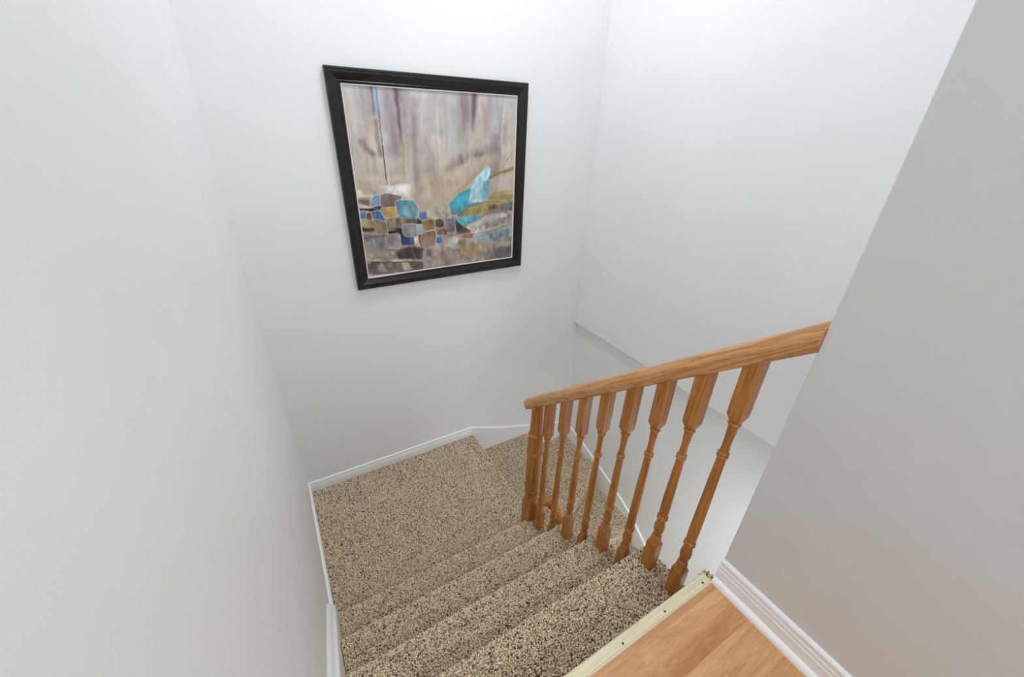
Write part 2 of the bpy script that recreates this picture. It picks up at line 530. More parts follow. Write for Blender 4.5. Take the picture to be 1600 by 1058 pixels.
# ------------------------------------------------------------------ threshold strip with screws
def ribbed():
    m = M('champagne_ribbed_strip', .42, .5)
    m.b.inputs['Metallic'].default_value = .15
    v = m.vec((.6, 60, 60))
    m.color(m.ramp(m.noise(v, 9, 3), [(.35, srgb(216, 206, 172)), (.65, srgb(240, 232, 204))]))
    return m.m
RIB = ribbed()
thr = tag(empty('threshold_strip', (.535, -.016, 0)), 'pale gold ribbed threshold strip between laminate floor and carpeted stairs', 'threshold strip')
pr = [(-.0325, 0), (-.0325, .0015), (-.029, .0050)]
for i in range(9):
    yb_ = -.0275 + i * .0028
    pr += [(yb_, .0072), (yb_ + .0014, .0078), (yb_ + .0024, .0068)]
pr += [(-.001, .0055), (.0012, .001), (.0012, -.016), (-.001, -.016), (-.001, 0)]
link('strip', prism_me('strip', pr, lambda a, b, t: (.003 if t else 1.071, a, b)), RIB, thr)
SCREW = flat('screw_steel', (.10, .09, .08, 1), .4, .5, .8)
for sx in (.068, .23, .392, .554, .716, .877, 1.043):
    bm = bmesh.new()
    bmesh.ops.create_cone(bm, cap_ends=True, segments=14, radius1=.0034, radius2=.0022, depth=.0016, matrix=Matrix.Translation((sx, -.0205, .0085)))
    for ang in (0.5, 0.5 + math.pi / 2):
        bmesh.ops.create_cube(bm, size=1, matrix=Matrix.Translation((sx, -.0205, .0093)) @ Matrix.Rotation(ang, 4, 'Z') @ Matrix.Diagonal((.003, .0006, .0004, 1)))
    me = bpy.data.meshes.new('screw'); bm.to_mesh(me); bm.free()
    link('screw', me, SCREW, thr)

# ------------------------------------------------------------------ oak railing
rail_th = tag(empty('stair_railing', (1.12, .97, TZ(4))), 'honey oak stair railing with turned balusters and sloping handrail', 'railing')
XC = 1.1215
RB = lambda y_: .7756 - .837 * y_   # underside of the handrail

def sq(h, cham, n=20):
    """square section with cut corners, n points, starting at angle 0"""
    pts = []
    for i in range(n):
        a = 2 * math.pi * (i + .5) / n
        c, s_ = math.cos(a), math.sin(a)
        k = h / max(abs(c), abs(s_))
        x_, y_ = c * k, s_ * k
        ex = abs(x_) + abs(y_) - (2 * h - cham)
        if ex > 0:
            x_ -= math.copysign(ex / 2, x_); y_ -= math.copysign(ex / 2, y_)
        pts.append((x_, y_))
    return pts
def ci(r_c, n=20): return [(r_c * math.cos(2 * math.pi * (i + .5) / n), r_c * math.sin(2 * math.pi * (i + .5) / n)) for i in range(n)]

def turned(name, secs, x, y, mat, parent, top=None):
    """secs = (z, kind, radius)"""
    N = 32
    rings = []
    for s_ in secs:
        z, kind, rr = s_[:3]
        sec = sq(rr, .003, N) if kind == 's' else ci(rr, N)
        if kind == 'm':
            a = sq(rr, .003, N); b = ci(s_[3], N); sec = [((p[0] + q_[0]) / 2, (p[1] + q_[1]) / 2) for p, q_ in zip(a, b)]
        rings.append([(x + p[0], y + p[1], z if not (top and s_ is secs[-1]) else top(y + p[1])) for p in sec])
    return link(name, sweep_me(name, rings), mat, parent, 34)

def bead(z, r_o, h, r_i):
    return [(z + h * (i / 6 - .5), 'c', r_i + (r_o - r_i) * math.sin(math.pi * i / 6)) for i in range(7)]

def baluster(y, z, up_ring, blk):
    H = .0215
    s_ = [(z - .012, 's', H), (z + .126, 's', H), (z + .133, 'm', H * .98, .021), (z + .140, 'c', .0155)]
    s_ += bead(z + .147, .0186, .010, .0140) + bead(z + .158, .0178, .010, .0135) + bead(z + .168, .0165, .008, .0125)
    s_ += [(z + .176, 'c', .0126), (z + .188, 'c', .0152), (z + .202, 'c', .0184), (z + .214, 'c', .0190), (z + .228, 'c', .0174), (z + .242, 'c', .0146), (z + .251, 'c', .0136)]
    s_ += bead(z + .259, .0190, .011, .0140) + bead(z + .271, .0186, .010, .0145)
    s_ += [(z + .278, 'c', .0150), (z + .292, 'c', .0163), (z + .32, 'c', .0168)]
    s_ += [(z + .32 + (up_ring - .34) * t, 'c', .0168 - .0040 * t ** 1.4) for t in (.25, .5, .75, 1)]
    s_ += bead(z + up_ring - .005, .0166, .010, .0120) + bead(z + up_ring + .006, .0160, .010, .0118)
    s_ += [(z + up_ring + .014, 'c', .0122), (z + up_ring + .035, 'c', .0108), (z + up_ring + .06, 'c', .0114), (z + blk - .045, 'c', .0132), (z + blk - .034, 'c', .0142)]
    s_ += bead(z + blk - .029, .0176, .010, .0136)
    s_ += [(z + blk - .023, 'c', .0145), (z + blk - .012, 'm', H * .9, .018), (z + blk, 's', H), (z + blk + .02, 's', H), (0, 's', H)]
    return turned('baluster', s_, XC, y, OAK_POST, rail_th, top=lambda yy: RB(yy) + .012)

for i in range(8):
    yc = .066 + .1144 * i + .0215
    k = 1 + i // 2
    baluster(yc, TZ(k), *((.658, .800) if i % 2 == 0 else (.552, .690)))

# newel: notched square foot, grooved round shaft
NX, NY = 1.1135, .978
zt = TZ(4)
nw = [(ZL - .004, 's', .0375), (zt + .125, 's', .0375), (zt + .137, 'm', .037, .038), (zt + .146, 'c', .0330)]
nw += bead(zt + .154, .0375, .013, .033) + bead(zt + .168, .0375, .012, .0335)
nw += [(zt + .178, 'c', .0345), (zt + .205, 'c', .0388), (zt + .226, 'c', .0392), (zt + .229, 'c', .0368), (zt + .233, 'c', .0368), (zt + .236, 'c', .0390), (zt + .30, 'c', .0402), (zt + .40, 'c', .0398), (zt + .49, 'c', .0388)]
nw += bead(zt + .50, .0432, .012, .038) + bead(zt + .513, .0428, .011, .038)
nw += [(zt + .52, 'c', .0402), (zt + .57, 'c', .0400), (zt + .618, 'c', .0395)] + bead(zt + .628, .0425, .016, .037) + [(zt + .640, 'c', .0345), (zt + .644, 'c', .0335), (zt + .655, 'c', .0330), (zt + .70, 'c', .0312), (zt + .76, 'c', .0304), (0, 'c', .0300)]
newel = turned('newel_post', nw, NX, NY, OAK_POST, rail_th, top=lambda yy: RB(yy) + .012)

# sloping bread-loaf handrail
def rail_section(wd, ht):
    h2 = wd / 2
    return [(-h2 + .006, 0), (-h2 + .001, .004), (-h2 + .001, .012), (-h2 - .001, .020), (-h2, .030), (-h2 + .003, .040), (-h2 + .010, .049), (-h2 + .019, .0545), (0, ht),
            (h2 - .019, .0545), (h2 - .010, .049), (h2 - .003, .040), (h2, .030), (h2 + .001, .020), (h2 - .001, .012), (h2 - .001, .004), (h2 - .006, 0)]
sec = rail_section(.056, .057)
ct, st = math.cos(PITCH), math.sin(PITCH)
rings = []
for yy in (YG, .25, .55, .85):
    rings.append([(XC + a, yy, RB(yy) + b / ct) for a, b in sec])
def rail_pt(yy, a, b):   # perpendicular section
    return (XC + a, yy + b * st, RB(yy) + b * ct)
for yy, f in ((1.0, 1), (1.035, 1), (1.050, .985), (1.058, .94), (1.063, .87), (1.066, .75), (1.0675, .5)):
    rings.append([rail_pt(yy, a * f, .028 + (b - .028) * f) for a, b in sec])
link('handrail', sweep_me('handrail', rings), OAK_RAIL, rail_th, 40)

# lower handrail: leaves the newel, turns and dives with the lower flight
low = tag(empty('lower_handrail', (1.20, .9, -1.0)), 'curved oak handrail below the newel post, dropping with the lower flight', 'handrail')
path = [Vector(p) for p in ((1.150, .972, -.765), (1.185, .972, -.762), (1.215, .965, -.765), (1.238, .945, -.775), (1.250, .915, -.795), (1.252, .87, -.83), (1.252, .70, -.972), (1.252, .2, -1.39), (1.252, -.2, -1.725))]
path = [Vector(p) for p in smooth_line([tuple(p) for p in path], 5)]
rings = []
sec2 = [(a * .9, b * .9 - .026) for a, b in rail_section(.052, .057)]
for i, p in enumerate(path):
    t = (path[min(i + 1, len(path) - 1)] - path[max(i - 1, 0)]).normalized()
    side = t.cross(Vector((0, 0, 1))).normalized(); u_ = side.cross(t).normalized()
    rings.append([tuple(p + side * a + u_ * b) for a, b in sec2])
link('rail', sweep_me('rail', rings), OAK_POST, low, 40)
for yy in (.60, .1):
    bm = bmesh.new()
    zz_ = -.972 + (yy - .70) * .837
    bmesh.ops.create_cone(bm, cap_ends=True, segments=12, radius1=.008, radius2=.008, depth=.11, matrix=Matrix.Translation((1.200, yy, zz_ - .02)) @ Matrix.Rotation(math.pi / 2, 4, 'Y'))
    me = bpy.data.meshes.new('bracket'); bm.to_mesh(me); bm.free()
    link('bracket', me, flat('bracket_brass', (.5, .38, .18, 1), .35, .5, .9), low)

# ------------------------------------------------------------------ framed abstract picture
PX0, PX1, PZ0, PZ1 = .5061, 1.5906, .3382, 1.4104
pic = tag(empty('framed_picture', ((PX0 + PX1) / 2, YB, PZ0)), 'abstract painting in wide black frame hung on the white back wall', 'picture')
def black():
    m = M('black_brown_lacquer', .28, .4)
    v = m.vec((1, 1, 1))
    m.color(m.ramp(m.noise(v, 30, 3), [(.4, srgb(22, 19, 17)), (.65, srgb(34, 29, 26))]))
    return m.m
BLK = black()
FW = .064
fprof = [(0, .002), (0, .024), (.003, .029), (.009, .031), (.013, .0295), (.016, .0305), (.022, .030), (.032, .0255), (.042, .0205), (.049, .0185), (.051, .0165), (.054, .0185), (.058, .0180), (.062, .0140), (.064, .011), (.064, .002)]
lprof = [(0, .003), (0, .0125), (.0015, .0140), (.0045, .0140), (.006, .0115), (.006, .003)]
def frame_side(name, pr, x0, x1, z0, z1, side, mat, parent, sm=35):
    cs = [(x0, z0, 1, 1), (x1, z0, -1, 1), (x1, z1, -1, -1), (x0, z1, 1, -1)]
    a, b = cs[side], cs[(side + 1) % 4]
    rings = [[(c[0] + c[2] * u_, YB - h, c[1] + c[3] * u_) for u_, h in pr] for c in (a, b)]
    return link(name, sweep_me(name, rings), mat, parent, sm)
LINER = flat('silver_white_fillet', (.78, .77, .74, 1), .3, .5)
for sd in range(4):
    fs_ = frame_side('frame_side', fprof, PX0, PX1, PZ0, PZ1, sd, BLK, pic)
    frame_side('fillet', lprof, PX0 + FW, PX1 - FW, PZ0 + FW * .93, PZ1 - FW, sd, LINER, fs_)
link('backing_board', box_me('backing_board', PX0 + .004, PX1 - .004, YB - .004, YB - .0005, PZ0 + .004, PZ1 - .004), flat('kraft_board', srgb(150, 120, 90), .9, .1), pic)

NSOFT = 45
ART_POLYS = [
([(-0.046,0.375),(0.479,0.336),(0.459,-0.047),(-0.095,0.034)],(150,138,128),0.0216,0),
([(0.4,0.389),(1.01,0.322),(1.026,-0.046),(0.375,0.006)],(168,154,142),0.0216,0),
([(0.131,0.518),(0.307,0.523),(0.3,0.438),(0.248,0.456),(0.137,0.482)],(226,221,212),0.0065,0),
([(0.002,0.507),(0.117,0.487),(0.099,0.459),(0.0,0.46)],(216,206,190),0.0075,0),
([(-0.0,0.457),(0.073,0.456),(0.063,0.417),(0.0,0.426)],(158,140,125),0.0075,0),
([(0.027,0.444),(0.067,0.446),(0.061,0.417),(0.035,0.426)],(120,80,65),0.0054,0),
([(0.001,0.428),(0.068,0.412),(0.074,0.399),(0.0,0.409)],(218,208,202),0.0027,0),
([(0.075,0.451),(0.105,0.471),(0.131,0.473),(0.125,0.418),(0.068,0.417)],(112,146,182),0.0022,1),
([(0.002,0.404),(0.066,0.402),(0.131,0.415),(0.132,0.386),(0.003,0.39)],(52,44,52),0.0022,0),
([(0.136,0.477),(0.177,0.477),(0.248,0.461),(0.241,0.439),(0.208,0.428),(0.211,0.402),(0.133,0.402),(0.126,0.433)],(130,117,118),0.0016,1),
([(0.119,0.393),(0.133,0.402),(0.211,0.401),(0.219,0.348),(0.194,0.342),(0.141,0.343),(0.12,0.363)],(184,154,96),0.0016,1),
([(0.208,0.43),(0.236,0.439),(0.305,0.436),(0.338,0.394),(0.337,0.333),(0.28,0.329),(0.258,0.33),(0.222,0.349)],(88,158,176),0.0022,1),
([(0.254,0.41),(0.298,0.412),(0.317,0.38),(0.309,0.343),(0.264,0.341),(0.246,0.374)],(134,172,178),0.0075,0),
([(-0.001,0.386),(0.044,0.386),(0.036,0.351),(-0.001,0.349)],(82,112,166),0.0022,1),
([(0.068,0.384),(0.12,0.386),(0.145,0.325),(0.079,0.339)],(66,104,156),0.0016,1),
([(0.046,0.379),(0.065,0.382),(0.073,0.34),(0.043,0.34),(0.038,0.359)],(96,60,46),0.0016,1),
([(0.146,0.338),(0.336,0.325),(0.334,0.298),(0.244,0.295),(0.193,0.273),(0.15,0.267)],(136,126,94),0.0032,0),
([(0.257,0.323),(0.336,0.32),(0.334,0.297),(0.255,0.3)],(112,96,92),0.0032,0),
([(0.204,0.333),(0.228,0.334),(0.218,0.313),(0.202,0.312)],(85,72,60),0.0043,0),
([(-0.002,0.337),(0.099,0.338),(0.144,0.321),(0.148,0.249),(0.004,0.268)],(152,132,108),0.0022,1),
([(0.003,0.3),(0.063,0.293),(0.076,0.281),(0.04,0.275),(0.005,0.28)],(68,56,46),0.0032,0),
([(0.006,0.248),(0.147,0.25),(0.138,0.164),(0.008,0.163)],(132,124,120),0.0097,0),
([(0.054,0.222),(0.128,0.225),(0.124,0.182),(0.065,0.183)],(118,126,136),0.0119,0),
([(0.332,0.32),(0.366,0.312),(0.366,0.285),(0.33,0.298)],(44,46,62),0.0022,0),
([(0.151,0.265),(0.193,0.265),(0.191,0.249),(0.152,0.249)],(44,34,36),0.0016,0),
([(0.194,0.277),(0.238,0.277),(0.244,0.23),(0.299,0.222),(0.302,0.177),(0.222,0.176),(0.22,0.246),(0.195,0.251)],(48,48,64),0.0022,0),
([(0.231,0.218),(0.271,0.222),(0.298,0.207),(0.294,0.179),(0.23,0.177)],(64,82,142),0.0038,0),
([(0.235,0.291),(0.255,0.3),(0.322,0.294),(0.33,0.26),(0.325,0.228),(0.305,0.221),(0.249,0.227),(0.237,0.253)],(126,126,128),0.0016,1),
([(0.326,0.291),(0.355,0.291),(0.363,0.263),(0.351,0.236),(0.328,0.241)],(132,172,182),0.0016,1),
([(0.343,0.361),(0.372,0.368),(0.407,0.36),(0.419,0.318),(0.358,0.313),(0.344,0.33)],(106,126,158),0.0016,1),
([(0.361,0.311),(0.437,0.316),(0.436,0.255),(0.375,0.248),(0.362,0.263)],(160,126,78),0.0016,1),
([(0.429,0.355),(0.465,0.36),(0.47,0.319),(0.438,0.316)],(232,227,222),0.0016,0),
([(0.299,0.219),(0.33,0.222),(0.335,0.158),(0.31,0.155),(0.303,0.185)],(230,226,226),0.0016,0),
([(0.331,0.226),(0.351,0.232),(0.352,0.156),(0.337,0.161)],(132,86,50),0.0016,0),
([(0.35,0.236),(0.44,0.246),(0.444,0.152),(0.416,0.147),(0.357,0.15),(0.345,0.181)],(140,116,100),0.0016,1),
([(0.131,0.247),(0.22,0.246),(0.217,0.154),(0.133,0.168)],(152,140,142),0.0022,1),
([(0.137,0.208),(0.182,0.22),(0.172,0.177),(0.139,0.175)],(130,124,126),0.0097,0),
([(0.186,0.148),(0.294,0.166),(0.352,0.141),(0.346,0.062),(0.258,0.073),(0.187,0.102)],(72,62,60),0.0075,0),
([(0.014,0.151),(0.185,0.142),(0.192,0.096),(0.008,0.105)],(172,162,148),0.0075,0),
([(0.009,0.116),(0.347,0.072),(0.346,0.057),(0.008,0.1)],(178,168,150),0.0032,0),
([(0.007,0.097),(0.346,0.056),(0.346,-0.003),(0.002,0.02)],(104,91,92),0.0027,0),
([(0.206,0.068),(0.254,0.062),(0.282,0.014),(0.218,0.015)],(172,158,142),0.0027,0),
([(0.067,0.066),(0.096,0.082),(0.123,0.023),(0.078,0.021)],(150,134,122),0.0043,0),
([(0.123,0.079),(0.2,0.069),(0.212,0.017),(0.133,0.02)],(124,110,106),0.0032,0),
([(0.354,0.14),(0.469,0.144),(0.462,0.013),(0.347,0.012)],(166,152,142),0.0054,0),
([(0.373,0.126),(0.415,0.133),(0.407,0.087),(0.364,0.08)],(118,106,100),0.0108,0),
([(0.399,0.383),(0.539,0.389),(0.563,0.316),(0.395,0.323)],(206,194,180),0.0054,0),
([(0.535,0.393),(0.602,0.45),(0.689,0.488),(0.665,0.403),(0.648,0.367),(0.591,0.331),(0.557,0.338)],(66,158,180),0.0032,0),
([(0.795,0.607),(0.822,0.592),(0.815,0.538),(0.807,0.445),(0.756,0.398),(0.691,0.388),(0.67,0.4),(0.682,0.482),(0.728,0.541)],(168,206,216),0.0032,0),
([(0.771,0.521),(0.818,0.534),(0.809,0.439),(0.763,0.407)],(122,188,200),0.0075,0),
([(0.666,0.391),(0.756,0.398),(0.72,0.368),(0.663,0.372)],(70,160,175),0.0032,0),
([(0.598,0.325),(0.67,0.371),(0.785,0.396),(0.992,0.405),(0.993,0.382),(0.891,0.35),(0.771,0.319),(0.654,0.311)],(160,148,96),0.0054,0),
([(0.808,0.372),(0.938,0.384),(0.939,0.347),(0.815,0.342)],(118,92,72),0.0075,0),
([(0.815,0.432),(0.989,0.436),(0.99,0.403),(0.815,0.404)],(150,132,72),0.0065,0),
([(0.573,0.31),(0.669,0.314),(0.758,0.315),(0.741,0.288),(0.653,0.262),(0.617,0.259)],(100,180,188),0.0038,0),
([(0.631,0.244),(0.756,0.288),(0.793,0.311),(0.94,0.32),(0.958,0.244),(0.786,0.205),(0.689,0.195)],(204,196,190),0.0054,0),
([(0.786,0.259),(0.947,0.293),(0.949,0.245),(0.786,0.218)],(150,142,130),0.0086,0),
([(0.935,0.377),(0.993,0.389),(0.99,0.329),(0.936,0.337)],(88,94,116),0.0032,0),
([(0.951,0.306),(0.99,0.322),(0.989,0.24),(0.957,0.243)],(152,146,136),0.0022,1),
([(0.573,0.302),(0.617,0.259),(0.685,0.213),(0.581,0.21)],(74,64,66),0.0038,0),
([(0.786,0.198),(0.991,0.224),(0.989,0.158),(0.848,0.142),(0.786,0.148)],(146,174,180),0.0097,0),
([(0.689,0.18),(0.78,0.192),(0.776,0.116),(0.68,0.104)],(165,188,190),0.0086,0),
([(0.594,0.196),(0.682,0.205),(0.7,0.178),(0.594,0.18)],(166,120,74),0.0038,0),
([(0.516,0.19),(0.603,0.189),(0.601,0.113),(0.51,0.13)],(198,193,183),0.0054,0),
([(0.602,0.167),(0.775,0.123),(0.775,0.045),(0.599,0.06)],(166,140,110),0.0108,0),
([(0.849,0.085),(0.997,0.085),(1.0,0.009),(0.85,0.005)],(116,112,110),0.0086,0),
([(0.444,0.309),(0.475,0.316),(0.499,0.302),(0.494,0.263),(0.465,0.257),(0.445,0.269)],(64,48,50),0.0016,1),
([(0.509,0.311),(0.567,0.31),(0.579,0.216),(0.515,0.226)],(126,120,130),0.0016,1),
([(0.455,0.235),(0.478,0.253),(0.513,0.242),(0.517,0.212),(0.454,0.215)],(152,100,68),0.0022,0),
([(0.447,0.203),(0.48,0.208),(0.483,0.168),(0.466,0.159),(0.446,0.168)],(70,108,172),0.0016,1),
]
ART_LINES = [
([(0.144,0.995),(0.146,0.945),(0.147,0.884)],(120,98,104),0.0183,0.014,1),
([(0.134,0.974),(0.138,0.932)],(170,180,190),0.0108,0.0065,0.6),
([(0.072,0.971),(0.067,0.829),(0.061,0.748)],(196,178,172),0.0323,0.0216,0.6),
([(0.035,0.969),(0.043,0.793),(0.042,0.607)],(205,200,194),0.0377,0.0216,0.6),
([(0.121,0.948),(0.116,0.83),(0.113,0.748)],(200,178,165),0.027,0.0162,0.7),
([(0.111,0.83),(0.112,0.758)],(196,184,140),0.0183,0.0119,0.7),
([(0.15,0.844),(0.151,0.748),(0.156,0.677)],(112,98,84),0.0129,0.0119,1),
([(0.067,0.739),(0.085,0.706),(0.118,0.682)],(118,98,104),0.0248,0.014,0.8),
([(0.118,0.682),(0.122,0.59)],(150,132,136),0.0216,0.0129,0.7),
([(0.184,0.989),(0.192,0.886),(0.19,0.73),(0.198,0.603)],(200,202,206),0.027,0.014,0.7),
([(0.229,0.991),(0.233,0.842),(0.239,0.691)],(160,150,158),0.0539,0.027,0.85),
([(0.27,1.002),(0.273,0.933)],(112,94,98),0.0162,0.0129,1),
([(0.27,0.998),(0.274,0.879),(0.276,0.739)],(116,98,98),0.0129,0.0086,1),
([(0.288,0.977),(0.288,0.843),(0.288,0.7)],(205,190,178),0.014,0.0097,0.6),
([(0.286,0.73),(0.279,0.601)],(190,165,125),0.027,0.0162,0.7),
([(0.367,0.923),(0.349,0.768)],(160,140,142),0.0323,0.0194,0.7),
([(0.423,0.957),(0.429,0.798)],(188,186,184),0.0539,0.0323,0.7),
([(0.398,0.749),(0.398,0.598)],(170,150,148),0.0593,0.0323,0.6),
([(0.143,0.639),(0.15,0.554)],(206,184,158),0.027,0.0162,0.8),
([(0.041,0.563),(0.134,0.555),(0.281,0.557)],(214,208,200),0.0216,0.0129,0.8),
([(0.531,0.945),(0.515,0.736)],(192,175,160),0.0216,0.014,0.6),
([(0.589,0.961),(0.573,0.685)],(190,193,198),0.0593,0.027,0.8),
([(0.639,0.991),(0.64,0.925)],(118,102,106),0.0065,0.0043,0.9),
([(0.665,0.983),(0.663,0.868)],(146,132,138),0.0485,0.0216,0.9),
([(0.721,0.995),(0.713,0.889)],(104,84,90),0.0216,0.014,1),
([(0.721,0.995),(0.711,0.889),(0.704,0.803)],(112,92,98),0.0151,0.0097,1),
([(0.774,0.969),(0.787,0.81)],(178,162,160),0.0485,0.027,0.7),
([(0.699,0.808),(0.704,0.716)],(196,176,152),0.0593,0.027,0.7),
([(0.843,0.976),(0.846,0.811)],(190,192,196),0.0377,0.0194,0.7),
([(0.904,0.989),(0.894,0.873),(0.88,0.764)],(134,126,122),0.0086,0.0065,0.8),
([(0.933,0.98),(0.927,0.874)],(165,168,176),0.0216,0.0129,0.7),
([(0.918,0.838),(0.92,0.748)],(158,142,146),0.027,0.0162,0.7),
([(0.953,0.971),(0.954,0.769)],(198,186,172),0.0216,0.0129,0.7),
([(0.545,0.601),(0.621,0.642),(0.691,0.668),(0.762,0.689),(0.867,0.704)],(132,118,120),0.0377,0.0237,0.8),
([(0.622,0.669),(0.633,0.632)],(105,92,96),0.0162,0.0097,0.7),
([(0.726,0.673),(0.765,0.679)],(100,86,90),0.0183,0.0119,0.8),
([(0.471,0.561),(0.593,0.557),(0.735,0.624),(0.855,0.661)],(194,176,152),0.0431,0.027,0.7),
([(0.433,0.53),(0.592,0.524)],(172,150,130),0.0431,0.027,0.6),
([(0.61,0.473),(0.702,0.542),(0.788,0.64)],(178,146,100),0.0194,0.014,0.8),
([(0.816,0.544),(0.884,0.565),(0.982,0.594)],(124,112,66),0.0119,0.0075,0.85),
([(0.904,0.598),(0.984,0.698)],(128,112,92),0.0027,0.0022,0.7),
([(0.447,0.533),(0.483,0.474),(0.533,0.423)],(196,176,150),0.0863,0.0431,0.6),
([(0.844,0.443),(0.919,0.452),(0.988,0.455)],(150,130,80),0.014,0.0108,0.8),
([(0.835,0.573),(0.916,0.571),(0.983,0.594)],(140,125,75),0.014,0.0097,0.8),
([(0.843,0.512),(0.978,0.513)],(198,190,186),0.0377,0.0216,0.8),
([(0.162,0.988),(0.158,0.871)],(186,200,210),0.0119,0.0075,1),
([(0.17,0.995),(0.17,0.929),(0.17,0.863)],(92,158,192),0.0081,0.0032,1),
([(0.17,0.863),(0.172,0.725)],(120,80,62),0.0043,0.0022,1),
([(0.172,0.725),(0.172,0.529)],(66,42,36),0.0049,0.0016,1),
([(0.004,0.235),(0.077,0.241),(0.141,0.245)],(66,56,54),0.0032,0.0022,0.9),
([(0.007,0.1),(0.346,0.056)],(96,84,76),0.0032,0.0022,0.9),
([(0.277,0.165),(0.295,0.106),(0.314,0.045)],(190,182,170),0.0022,0.0016,0.7),
([(0.685,0.193),(0.832,0.211),(0.989,0.242)],(92,84,80),0.0027,0.0016,0.9),
([(0.78,0.205),(0.775,0.123),(0.771,0.042)],(96,90,88),0.0022,0.0016,0.8),
([(0.681,0.181),(0.726,0.237)],(80,70,66),0.0027,0.0016,0.9),
([(0.591,0.32),(0.67,0.371),(0.785,0.396),(0.89,0.393)],(96,80,60),0.0038,0.0032,0.7),
([(0.563,0.316),(0.618,0.26),(0.685,0.208)],(60,56,60),0.0032,0.0022,0.8),
([(0.655,0.36),(0.667,0.409),(0.685,0.476)],(40,90,105),0.0032,0.0022,0.7),
([(0.828,0.531),(0.814,0.544),(0.843,0.549)],(70,62,50),0.0043,0.0027,0.8),
([(0.849,0.087),(0.995,0.088)],(100,94,92),0.0022,0.0016,0.7),
([(0.514,0.125),(0.599,0.115)],(120,108,98),0.0027,0.0022,0.7),
([(0.484,0.101),(0.532,0.054)],(120,108,98),0.0022,0.0016,0.6),
([(-0.004,0.392),(0.121,0.387)],(222,216,210),0.0022,0.0016,0.9),
([(0.068,0.412),(0.106,0.392)],(210,200,196),0.0022,0.0016,0.8),
]

def seg_dist(U, V, pts, closed):
    d = np.full(U.shape, 9.0)
    n = len(pts)
    for i in range(n if closed else n - 1):
        (x0, y0), (x1, y1) = pts[i], pts[(i + 1) % n]
        dx, dy = x1 - x0, y1 - y0
        t = np.clip(((U - x0) * dx + (V - y0) * dy) / (dx * dx + dy * dy + 1e-12), 0, 1)
        d = np.minimum(d, np.hypot(U - x0 - t * dx, V - y0 - t * dy))
    return d
def vnoise(U, V, fx, fy, seed):
    r = np.random.default_rng(seed)
    g = r.random((int(fy) + 3, int(fx) + 3))
    x = U * fx; y = V * fy
    xi = np.clip(x.astype(int), 0, int(fx) + 1); yi = np.clip(y.astype(int), 0, int(fy) + 1)
    a = x - xi; b = y - yi
    a = a * a * (3 - 2 * a); b = b * b * (3 - 2 * b)
    return (g[yi, xi] * (1 - a) + g[yi, xi + 1] * a) * (1 - b) + (g[yi + 1, xi] * (1 - a) + g[yi + 1, xi + 1] * a) * b

